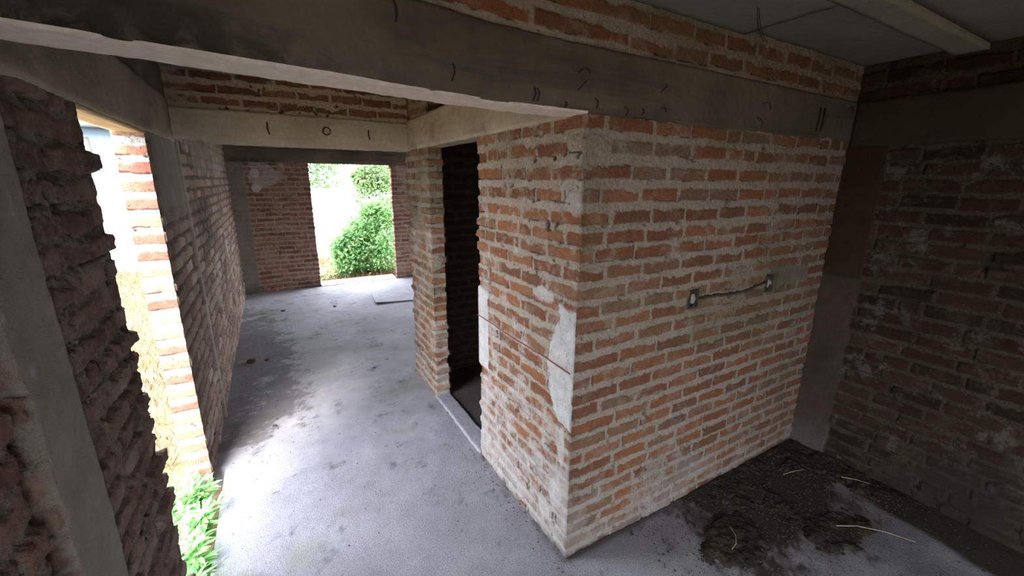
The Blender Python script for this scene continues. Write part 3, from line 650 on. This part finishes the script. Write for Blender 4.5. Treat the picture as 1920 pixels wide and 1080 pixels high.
tag(crumbs('wall_foot_grit', 700, (-0.14, 0.05, -0.1, 1.85), 0.002, 0.007, M_CRUMB, 6, lambda x, y: 1.0 if x > -0.07 else 0.3), 'grit lying along the foot of the passage side of the block', 'debris', kind='stuff')
def stone(loc, r, sd, lab):
    bm = bmesh.new(); bmesh.ops.create_icosphere(bm, subdivisions=3, radius=r)
    for v in bm.verts:
        p = v.co*(1/r); q = 1+0.28*float(fbm(np.array([p.x*1.5+sd]), np.array([p.y*1.5]), np.array([p.z*1.5]), sd, 3)[0])
        v.co *= q; v.co.z *= 0.55; v.co.x *= 1.3
    tag(bm_obj('stone', bm, M_CRUMB, smooth=True, loc=(loc[0], loc[1], r*0.42)), lab, 'stone', 'stones on the passage floor')
stone((-1.47, 3.58), 0.035, 1, 'dark stone lying at the foot of the left wall, largest of the stones')
stone((-1.33, 3.55), 0.018, 2, 'small dark stone just right of the largest one by the left wall')
stone((-1.12, 5.42), 0.022, 3, 'small dark stone on the floor in front of the far brick wall')
stone((-0.36, 2.80), 0.013, 4, 'pebble alone in the middle of the passage floor')
stone((-0.42, 5.3), 0.02, 5, 'pebble on the floor before the left side of the bright far doorway')
stone((-1.28, 2.1), 0.012, 6, 'pebble on the bright streak just past the side doorway')

M_STALK = concrete_mat('dry_straw', (0.42, 0.36, 0.24), (0.55, 0.48, 0.34), (0.3, 0.24, 0.15))
def stalk(pts, r, lab):
    P = []
    for a_, b_, c_ in pts: P.append((a_, b_, c_))
    bm = bmesh.new(); tube_bm(bm, P, r, 6, r*0.5); tag(bm_obj('dry_stalk', bm, M_STALK), lab, 'stalk', 'dry stalks on the soil')
stalk([(0.78, -0.405, .034), (0.83, -0.395, .036), (0.875, -0.365, .038), (0.905, -0.31, .04)], 0.0022, 'short pale curved stalk on the blackest soil near the block corner')
stalk([(1.44, -0.60, .034), (1.53, -0.66, .040), (1.62, -0.75, .036), (1.70, -0.86, .024)], 0.0026, 'long pale curved stalk on the soil in front of the right wall')
stalk([(1.62, -0.22, .034), (1.72, -0.24, .038), (1.80, -0.265, .034)], 0.0022, 'short pale stalk lying nearest the corner column')
stalk([(1.93, -0.42, .034), (1.98, -0.48, .036), (2.02, -0.55, .034)], 0.0024, 'short pale stalk close to the foot of the right wall')

# loose cover slab lying on the far floor
bm = bmesh.new(); bmesh.ops.create_grid(bm, x_segments=24, y_segments=12, size=0.5)
for v in bm.verts: v.co.x *= 1.15; v.co.y *= 0.55; v.co.z = 0.006*math.sin(v.co.x*4)+0.004*math.sin(v.co.y*7+v.co.x*3)
g = bmesh.ops.extrude_face_region(bm, geom=bm.faces[:]); bmesh.ops.translate(bm, verts=[e for e in g['geom'] if isinstance(e, bmesh.types.BMVert)], vec=(0, 0, 0.012))
bmesh.ops.recalc_face_normals(bm, faces=bm.faces)
o = bm_obj('loose_board', bm, M_FLOOR, smooth=False, loc=(0.75, 5.33, 0.008)); o.rotation_euler = (math.radians(-1.0), math.radians(2.2), math.radians(-6))
tag(o, 'thin grey board loose on the far floor, dark gap under its near corner', 'board')

# ---------------------------------------------------------------- marks and fittings on the block
k = NT('red_chalk'); k.col((0.30, 0.035, 0.03)); M_RED = k.m
bm = bmesh.new(); tube_bm(bm, [(-0.012+0.002*math.sin(i*1.7), 1.012-i*0.0497, 1.043+0.0035*math.sin(i*0.16*math.pi)) for i in range(21)], 0.0026, 6)
tag(bm_obj('marking_string', bm, M_RED), 'thin red marking string stretched level across the passage side of the block', 'string')
k = NT('galvanised_box'); k.col(k.ramp(k.noise(40, 5, 0.6), [(0.3, (0.05, 0.045, 0.035)), (0.7, (0.14, 0.13, 0.11))])); k.b.inputs['Roughness'].default_value = 0.6; k.b.inputs['Metallic'].default_value = 0.4; M_BOX = k.m
k = NT('pale_plaster_lump'); k.col(k.ramp(k.noise(60, 5, 0.6), [(0.3, (0.2, 0.19, 0.16)), (0.7, (0.42, 0.40, 0.35))])); M_LUMP = k.m
k = NT('rusty_wire'); k.col(k.ramp(k.noise(80, 4, 0.6), [(0.3, (0.02, 0.014, 0.01)), (0.7, (0.07, 0.04, 0.025))])); M_WIRE = k.m
def elec_box(x, z, lab):
    r = new_obj('electrical_box', (x, 0.0, z), label=lab, cat='electrical box', group='boxes chased into the kitchen side of the block')
    w_, h_, d_, t_ = 0.034, 0.046, 0.044, 0.003
    bm = bmesh.new()
    def bx(lo, hi):
        g = bmesh.ops.create_cube(bm, size=1)['verts']
        for v in g: v.co = Vector([lo[i]+(v.co[i]+0.5)*(hi[i]-lo[i]) for i in range(3)])
    bx((-w_, 0.0, -h_), (-w_+t_, d_, h_)); bx((w_-t_, 0.0, -h_), (w_, d_, h_)); bx((-w_, 0.0, -h_), (w_, d_, -h_+t_)); bx((-w_, 0.0, h_-t_), (w_, d_, h_)); bx((-w_, d_-t_, -h_), (w_, d_, h_))
    bm_obj('box_body', bm, M_BOX, r)
    for sz in (-1, 1):
        bm = bmesh.new(); bx((-0.007, 0.0, sz*(h_-0.008)-0.006), (0.007, 0.003, sz*(h_-0.008)+0.006)); bm_obj('screw_lug', bm, M_BOX, r)
    bm = bmesh.new(); bmesh.ops.create_icosphere(bm, subdivisions=3, radius=0.02)
    for v in bm.verts:
        n_ = float(fbm(np.array([v.co.x*70+x*9]), np.array([v.co.y*70]), np.array([v.co.z*70]), 5, 3)[0]); v.co *= 1+0.6*n_; v.co.z *= 1.4
    o = bm_obj('mortar_lump', bm, M_LUMP, r, smooth=True); o.location = (0.004, 0.022, -0.004)
    return r
elec_box(0.79, 1.295, 'electrical box chased into the orange brickwork, at the left end of the groove')
elec_box(1.50, 1.30, 'electrical box chased into the orange brickwork, at the right end of the groove')
bm = bmesh.new(); tube_bm(bm, [(0.825+i*0.064, 0.012, 1.277+0.012*math.sin((0.825+i*0.064)*9)+0.03*(i*0.064)/0.7) for i in range(11)], 0.008, 8)
k = NT('dark_conduit'); k.col((0.035, 0.025, 0.018)); tag(bm_obj('conduit', bm, k.m, smooth=True), 'dark conduit lying in the groove between the two electrical boxes', 'conduit')

# rusty wire ends and nails left in the near beam
def wire(pts, r, lab, name='tie_wire', cat='wire', grp='rusty wire ends in the near beam'):
    bm = bmesh.new(); tube_bm(bm, pts, r, 6); return tag(bm_obj(name, bm, M_WIRE), lab, cat, grp)
def arc(x, z, dx, dz, bend, y=-0.014):
    return [(x+dx*t+0.4*bend*math.sin(t*math.pi)*(-dz), y-0.012*math.sin(t*math.pi)+0.004, z+dz*t+0.8*bend*math.sin(t*math.pi)*dx) for t in (0, .25, .5, .75, 1)]
for (x, z, dx, dz, bd, lab) in (
    (-0.765, 2.37, 0.012, -0.06, 0.3, 'rusty wire end high in the near beam, far left by the upper brick courses'),
    (-0.575, 2.24, -0.005, -0.05, 0.2, 'rusty wire end in the near beam, above the middle of the far doorway'),
    (-0.255, 2.215, -0.004, -0.045, 0.1, 'left prong of the pair of wire ends left of the block corner'),
    (-0.243, 2.212, 0.003, -0.042, 0.15, 'right prong of the pair of wire ends left of the block corner'),
    (-0.115, 2.18, 0.0, -0.022, 0.0, 'stubby nail at the lower edge of the near beam just left of the block corner'),
    (-0.06, 2.285, 0.055, 0.006, 0.3, 'curved wire end lying flat, topmost above the block corner'),
    (-0.06, 2.225, 0.04, 0.035, 0.1, 'slanting wire end below the curved one above the block corner'),
    (0.025, 2.205, 0.012, -0.035, 0.2, 'wire end standing over the first joint right of the block corner'),
    (0.18, 2.185, 0.014, -0.03, 0.5, 'hooked wire end at the lower edge of the near beam right of the corner'),
    (0.285, 2.19, -0.006, -0.025, 0.3, 'black nail head cluster at the lower edge of the near beam'),
    (0.385, 2.26, 0.035, 0.03, 0.2, 'slanting wire end at mid height of the near beam over the kitchen wall'),
    (0.39, 2.20, 0.035, -0.012, 0.2, 'wire end pointing down right near the lower edge over the kitchen wall'),
    (1.13, 2.285, 0.075, -0.028, 0.3, 'long wire end in the near beam halfway along the kitchen wall'),
    (1.10, 2.215, 0.05, -0.045, 0.2, 'wire end below the long one halfway along the kitchen wall'),
    (2.02, 2.335, 0.06, -0.028, 0.6, 'thick hooked wire where the near beam meets the right wall')):
    P = arc(x, z, dx, dz, bd); by = float(BEAMY(np.array(x))); wire([(a_, b_+by, c_) for a_, b_, c_ in P], 0.0024, lab)
for i, (x, lab) in enumerate(((1.685, 'left one of two upright dark bars near the right end of the beam'), (1.735, 'right one of two upright dark bars near the right end of the beam'))):
    wire([(x, -0.016, 2.19), (x+0.004, -0.020, 2.25), (x+0.012, -0.016, 2.315)], 0.004, lab, 'steel_bar', 'bar', 'upright bars in the near beam')
yy = YB-0.008
def onb(u_, x, z0_, z1_, lab): wire([(x, yy, z1_), (x-0.004, yy-0.012, (z0_+z1_)/2), (x+0.006, yy-0.004, z0_)], 0.005, lab, 'steel_stub', 'steel stub', 'steel stubs in the beam across the passage')
onb(0, -1.055, 2.215, 2.30, 'upright steel stub at the left of the beam across the passage')
onb(0, -0.335, 2.215, 2.29, 'bent steel stub at the right of the beam across the passage')
bm = bmesh.new(); tube_bm(bm, [(-0.655+0.028*math.cos(t), yy-0.006, 2.262+0.028*math.sin(t)) for t in [i*0.5 for i in range(13)]], 0.0045, 6)
tag(bm_obj('steel_ring', bm, M_WIRE), 'rusty steel ring in the middle of the beam across the passage', 'ring')
# two thin wires from the ceiling to the top of the kitchen wall
for i, (dx, lab) in enumerate(((0.0, 'thin hanging wire from the ceiling to the kitchen wall top, left one'), (0.03, 'thin hanging wire from the ceiling to the kitchen wall top, right one'))):
    wire([(0.62+dx*0.3, -0.235, 2.577), (0.79+dx*.6, -0.14, 2.560), (0.93+dx*.8, -0.07, 2.552), (1.07+dx, -0.008, 2.560)], 0.0012, lab, 'hanging_wire', 'wire', 'wires hanging at the kitchen ceiling')
# lit, board-marked concrete underside of the side lintel, modelled as a tan plate
k = NT('board_marked_concrete'); g1 = k.noise(3, 6, 0.6, k.stretch((14, 1.2, 14)), 0.6); k.col(k.ramp(g1, [(0.3, (0.40, 0.31, 0.20)), (0.7, (0.60, 0.49, 0.34))])); M_UNDERSIDE = k.m
def warp_underside(Q):
    Q[:, 2] += 0.0; n = (Q[:, 1] < 0.74) & (Q[:, 0] > WL-0.03); Q[:, 1] = np.where(n, Q[:, 1]+0.02, Q[:, 1]); return Q
tag(rough_box('lintel_underside', (WL-T+0.004, 0.672, 2.122), (WL-0.002, 1.62, 2.139), M_UNDERSIDE, res=0.02, amp=0.002, seed=90, warp=warp_underside), 'sunlit tan board-marked concrete underside of the side doorway lintel', 'board')

# ---------------------------------------------------------------- outdoors
k = NT('dry_ground'); n1 = k.noise(1.2, 7, 0.65); n2 = k.noise(22, 6, 0.7)
k.col(k.mix(k.ramp(n1, [(0.4, 0.0), (0.6, 1.0)]), k.ramp(n2, [(0.3, (0.19, 0.11, 0.06)), (0.7, (0.40, 0.255, 0.145))]), k.ramp(n2, [(0.3, (0.07, 0.075, 0.03)), (0.7, (0.16, 0.15, 0.07))])))
k.bump(n2, 0.03, 1.0); M_GROUND = k.m
def ground_mesh():
    X, Y = np.meshgrid(np.linspace(-30, 30, 160), np.linspace(-25, 50, 200), indexing='ij')
    return grid_mesh('ground', np.stack([X, Y, -0.16+0.02*fbm(X, Y, None, 3, 4)], -1))
tag(link_mesh('ground', ground_mesh(), M_GROUND), 'dry ground around the house', 'ground', kind='structure')
M_HOUSE = concrete_mat('pale_blue_render', (0.075, 0.10, 0.115), (0.095, 0.125, 0.14), (0.06, 0.08, 0.09), 0.003)
M_WHITE = concrete_mat('whitewashed_wall', (0.70, 0.74, 0.76), (0.80, 0.83, 0.85), (0.55, 0.58, 0.6), 0.003, spots=0.3)
bw = rough_box('boundary_wall', (-16, 10.85, -0.2), (12, 11.0, 1.66), M_WHITE, res=0.3, amp=0.01, seed=95)
tag(bw, 'long white boundary wall at the back of the yard', 'wall', kind='structure')
hs = new_obj('house', (-5.6, 21, -0.16), label='pale house far beyond the boundary wall, seen through the side doorway', cat='house')
o = rough_box('house_wall', (-1.6, 0, 0), (2.6, 5, 3.9), M_HOUSE, hs, res=0.8, amp=0.0)
o = rough_box('roof_slab', (-1.75, -0.3, 3.9), (2.9, 5.2, 4.08), M_HOUSE, hs, res=0.8, amp=0.0)
o = rough_box('window', (-1.42, -0.02, 2.35), (-1.15, 0.05, 3.55), M_BOX, hs, res=0.8, amp=0.0)

def leaf_mat(name, stops, trans=0.25):
    k = NT(name); a = k.n('ShaderNodeAttribute'); a.attribute_name = 'mask_a'; s_ = k.n('ShaderNodeSeparateColor'); k.l(a.outputs['Color'], s_.inputs[0])
    c = k.ramp(s_.outputs[0], stops); k.col(c); k.b.inputs['Roughness'].default_value = 0.55
    tr = k.n('ShaderNodeBsdfTranslucent'); k.l(c, tr.inputs[0]); mx = k.n('ShaderNodeMixShader'); mx.inputs[0].default_value = trans
    k.l(k.b.outputs[0], mx.inputs[1]); k.l(tr.outputs[0], mx.inputs[2]); k.l(mx.outputs[0], k.out.inputs[0]); return k.m
M_LEAF = leaf_mat('bush_leaf', [(0.0, (0.10, 0.24, 0.10)), (0.4, (0.26, 0.50, 0.20)), (0.85, (0.50, 0.70, 0.32)), (1.0, (0.70, 0.72, 0.36))], 0.35)
M_LEAF2 = leaf_mat('tree_leaf', [(0.0, (0.07, 0.15, 0.08)), (0.5, (0.15, 0.27, 0.12)), (1.0, (0.30, 0.42, 0.18))])
M_WEED = leaf_mat('weed_leaf', [(0.0, (0.13, 0.36, 0.12)), (0.5, (0.26, 0.56, 0.20)), (1.0, (0.50, 0.72, 0.30))], 0.35)
M_GRASS = leaf_mat('dry_grass', [(0.0, (0.15, 0.075, 0.035)), (0.45, (0.24, 0.145, 0.075)), (0.8, (0.20, 0.17, 0.07)), (1.0, (0.11, 0.17, 0.05))], 0.2)
M_FLOWER = leaf_mat('orange_flower', [(0.0, (0.75, 0.20, 0.03)), (1.0, (0.90, 0.42, 0.08))])
k = NT('stem_brown'); k.col((0.16, 0.13, 0.07)); M_STEM = k.m
def leaves(name, P, D, L, W, tone, mat, parent=None, fold=0.35, kind=None, seed=0):
    """a mesh of folded six-point leaves at P, pointing along D"""
    rng = np.random.default_rng(seed); n = len(P)
    D = D/np.linalg.norm(D, axis=1, keepdims=True)
    U = np.cross(D, rng.normal(size=(n, 3))*0.35+np.array([0, 0, 1.0])); U /= np.linalg.norm(U, axis=1, keepdims=True)+1e-9
    N = np.cross(U, D); L = np.asarray(L)[:, None]; W = np.asarray(W)[:, None]
    v = [P, P+D*L*0.4+U*W*0.5+N*W*fold, P+D*L*0.4-U*W*0.5+N*W*fold, P+D*L*0.42, P+D*L*0.78+U*W*0.32+N*W*fold*0.3-N*L*0.05, P+D*L*0.78-U*W*0.32+N*W*fold*0.3-N*L*0.05, P+D*L*0.8-N*L*0.07, P+D*L-N*L*0.15]
    V = np.stack(v, 1).reshape(-1, 3); b = np.arange(n)[:, None]*8
    F = np.concatenate([b+np.array(t) for t in ((0, 3, 1, 1), (0, 2, 3, 3), (1, 3, 6, 4), (3, 2, 5, 6), (4, 6, 7, 7), (6, 5, 7, 7))])
    me = bpy.data.meshes.new(name); me.from_pydata(V.tolist(), [], [tuple(dict.fromkeys(f)) for f in F.tolist()]); me.update()
    A = np.ones((n, 8, 4)); A[..., 0] = np.clip(tone, 0, 1)[:, None]
    at = me.attributes.new('mask_a', 'FLOAT_COLOR', 'POINT'); at.data.foreach_set('color', A.reshape(-1).astype(np.float32))
    o = link_mesh(name, me, mat, parent, True)
    if kind: o['kind'] = kind
    return o
def blob_points(rng, n, lobes):
    i = rng.integers(0, len(lobes), n); c = np.array([l[:3] for l in lobes])[i]; r = np.array([l[3:] for l in lobes])[i]
    d = rng.normal(size=(n, 3)); d /= np.linalg.norm(d, axis=1, keepdims=True)
    return c+d*r*(rng.random((n, 1))**0.4)*(1+0.5*(rng.random((n, 1)) > 0.86)*rng.random((n, 1))), d
def bush(name, loc, lobes, n, L, W, mat, lab, cat, sd, stems=7, tone=(0.5, 0.28), flowers=0, hgt=0.3, group=None):
    r = new_obj(name, loc, label=lab, cat=cat, group=group); rng = np.random.default_rng(sd)
    P, d = blob_points(rng, n, lobes); P[:, 2] = np.maximum(P[:, 2], 0.02)
    D = d*0.8+rng.normal(size=(n, 3))*0.5+np.array([0, 0, 0.25])
    leaves('foliage', P, D, rng.uniform(0.7, 1.25, n)*L, rng.uniform(0.7, 1.2, n)*W, rng.normal(tone[0], tone[1], n), mat, r, seed=sd)
    bm = bmesh.new()
    for i in range(stems):
        l = lobes[i % len(lobes)]; e = Vector(l[:3])+Vector(rng.normal(size=3))*l[3]*0.3
        tube_bm(bm, [(rng.normal()*0.04, rng.normal()*0.04, -0.02), tuple(e*0.5+Vector((rng.normal()*.05, rng.normal()*.05, 0))), tuple(e)], hgt*0.03, 6, hgt*0.012)
    bm_obj('stem', bm, M_STEM, r)
    if flowers:
        P, d = blob_points(rng, flowers, [lobes[-1]])
        leaves('blossom', P, d+0.01, np.full(flowers, 0.045), np.full(flowers, 0.045), rng.random(flowers), M_FLOWER, r, seed=sd+1)
    return r
bush('shrub', (0.62, 8.25, -0.15), [(0.0, 0, 0.45, .55, .45, .5), (0.35, 0.1, 0.9, .5, .45, .5), (-0.35, -.1, 0.30, .36, .35, .33), (0.3, -0.2, 0.4, .5, .35, .45), (0.0, 0.1, 1.0, .38, .3, .36), (-0.2, 0, .8, .3, .3, .3), (0.55, .1, 1.35, .34, .3, .36), (-.5, 0, .55, .2, .2, .3), (.2, .1, 1.35, .2, .2, .25)],
     10000, 0.085, 0.045, M_LEAF, 'dense green leafy bush outside the far doorway, filling its lower right', 'bush', 1, tone=(0.42, 0.26))
bush('shrub', (1.35, 9.5, -0.15), [(0, 0, 1.1, .6, .35, .9), (-.2, 0, 1.7, .5, .35, .5), (-.1, 0, 2.2, .45, .3, .4), (-.42, 0, 2.1, .25, .2, .2)],
     6500, 0.08, 0.05, M_LEAF2, 'tall pale green shrub with orange blossoms behind the dense bush', 'bush', 2, tone=(0.75, 0.2), flowers=110)
bush('low_weed', (-0.25, 8.0, -0.15), [(0, 0, 0.12, .3, .3, .16), (.3, .2, .16, .3, .3, .2)], 900, 0.07, 0.02, M_LEAF, 'low yellowish weeds outside the left side of the far doorway', 'weed', 3, tone=(0.85, 0.2))
for i, (x, y, z, lab) in enumerate(((0.0, 14.6, 2.1, 'pale green tree beyond the boundary wall, in the left half of the far doorway'), (3.0, 14.9, 2.2, 'pale green tree beyond the boundary wall, in the right half of the far doorway'))):
    r = bush('tree', (x, y, -0.15), [(0, 0, z+0.5, 1.1, 0.9, 0.9), (-.6, 0.2, z, .75, .7, .7), (.6, -.2, z+.1, .75, .7, .7), (0.1, 0, z+1.2, .8, .7, .6)], 4200, 0.13, 0.07, M_LEAF2, lab, 'tree', 10+i, stems=6, hgt=1.6, tone=(0.55, 0.25), group='trees beyond the boundary wall')

def weed(loc, h, n, sd, lab, spread=0.16):
    r = new_obj('leafy_weed', loc, label=lab, cat='weed', group='green weeds on the threshold of the side doorway'); rng = np.random.default_rng(sd)
    P = []; D = []; bm = bmesh.new(); ns = 7
    for s in range(ns):
        a = rng.uniform(0, 6.28); lean = rng.uniform(0.2, 1.0)*spread; hh = h*rng.uniform(0.6, 1.1); q = []
        for t in np.linspace(0, 1, 6): q.append((math.cos(a)*lean*t**1.4, math.sin(a)*lean*t**1.4, hh*t*(1-0.15*t)))
        tube_bm(bm, q, 0.0035, 5, 0.0015)
        for j in range(n//ns):
            t = rng.uniform(0.15, 1.0); i0 = t*5; i1 = min(int(i0), 4); f = i0-i1; p = np.array(q[i1])*(1-f)+np.array(q[i1+1])*f
            b = rng.uniform(0, 6.28); P.append(p); D.append((math.cos(b), math.sin(b), rng.uniform(0.1, 0.9)))
    bm_obj('stem', bm, M_WEED, r); P = np.array(P); D = np.array(D); m = len(P)
    leaves('foliage', P, D, rng.uniform(0.05, 0.115, m), rng.uniform(0.014, 0.028, m), rng.normal(0.55, 0.25, m), M_WEED, r, fold=0.25, seed=sd)
weed((-1.70, 1.46, -0.15), 0.36, 260, 1, 'tallest bright green weed at the foot of the sunlit door jamb', 0.15)
weed((-1.80, 1.30, -0.15), 0.30, 240, 2, 'bright green weed outside the side doorway, just in front of the jamb')
weed((-1.68, 1.18, -0.15), 0.26, 240, 3, 'bright green weed halfway along the side threshold')
weed((-1.74, 1.00, -0.15), 0.26, 240, 4, 'bright green weed on the near half of the side threshold')
weed((-1.66, 0.86, -0.15), 0.24, 220, 5, 'bright green weed nearest the camera by the rough wall edge', 0.12)
def grass(name, n, box, hmin, hmax, sd, lab):
    rng = np.random.default_rng(sd); x = rng.uniform(box[0], box[1], n); y = rng.uniform(box[2], box[3], n)
    P = np.stack([x, y, np.full(n, -0.165)], 1); D = rng.normal(size=(n, 3))*0.5+np.array([0, 0, 1.0]); D[:, 2] = np.abs(D[:, 2])
    cl = fbm(x*1.3, y*1.3, None, sd, 3)
    o = leaves(name, P, D, rng.uniform(hmin, hmax, n), rng.uniform(0.006, 0.012, n), 0.4+cl*0.5+rng.normal(0, 0.2, n), M_GRASS, seed=sd)
    tag(o, lab, 'grass', kind='stuff')
grass('dry_grass', 16000, (-4.8, -1.95, 1.2, 10.7), 0.05, 0.18, 7, 'straw-coloured dry grass in the yard outside the side doorway')
grass('dry_grass', 12000, (-1.6, 3.2, 7.2, 10.4), 0.05, 0.22, 8, 'straw-coloured grass in the yard outside the far doorway')
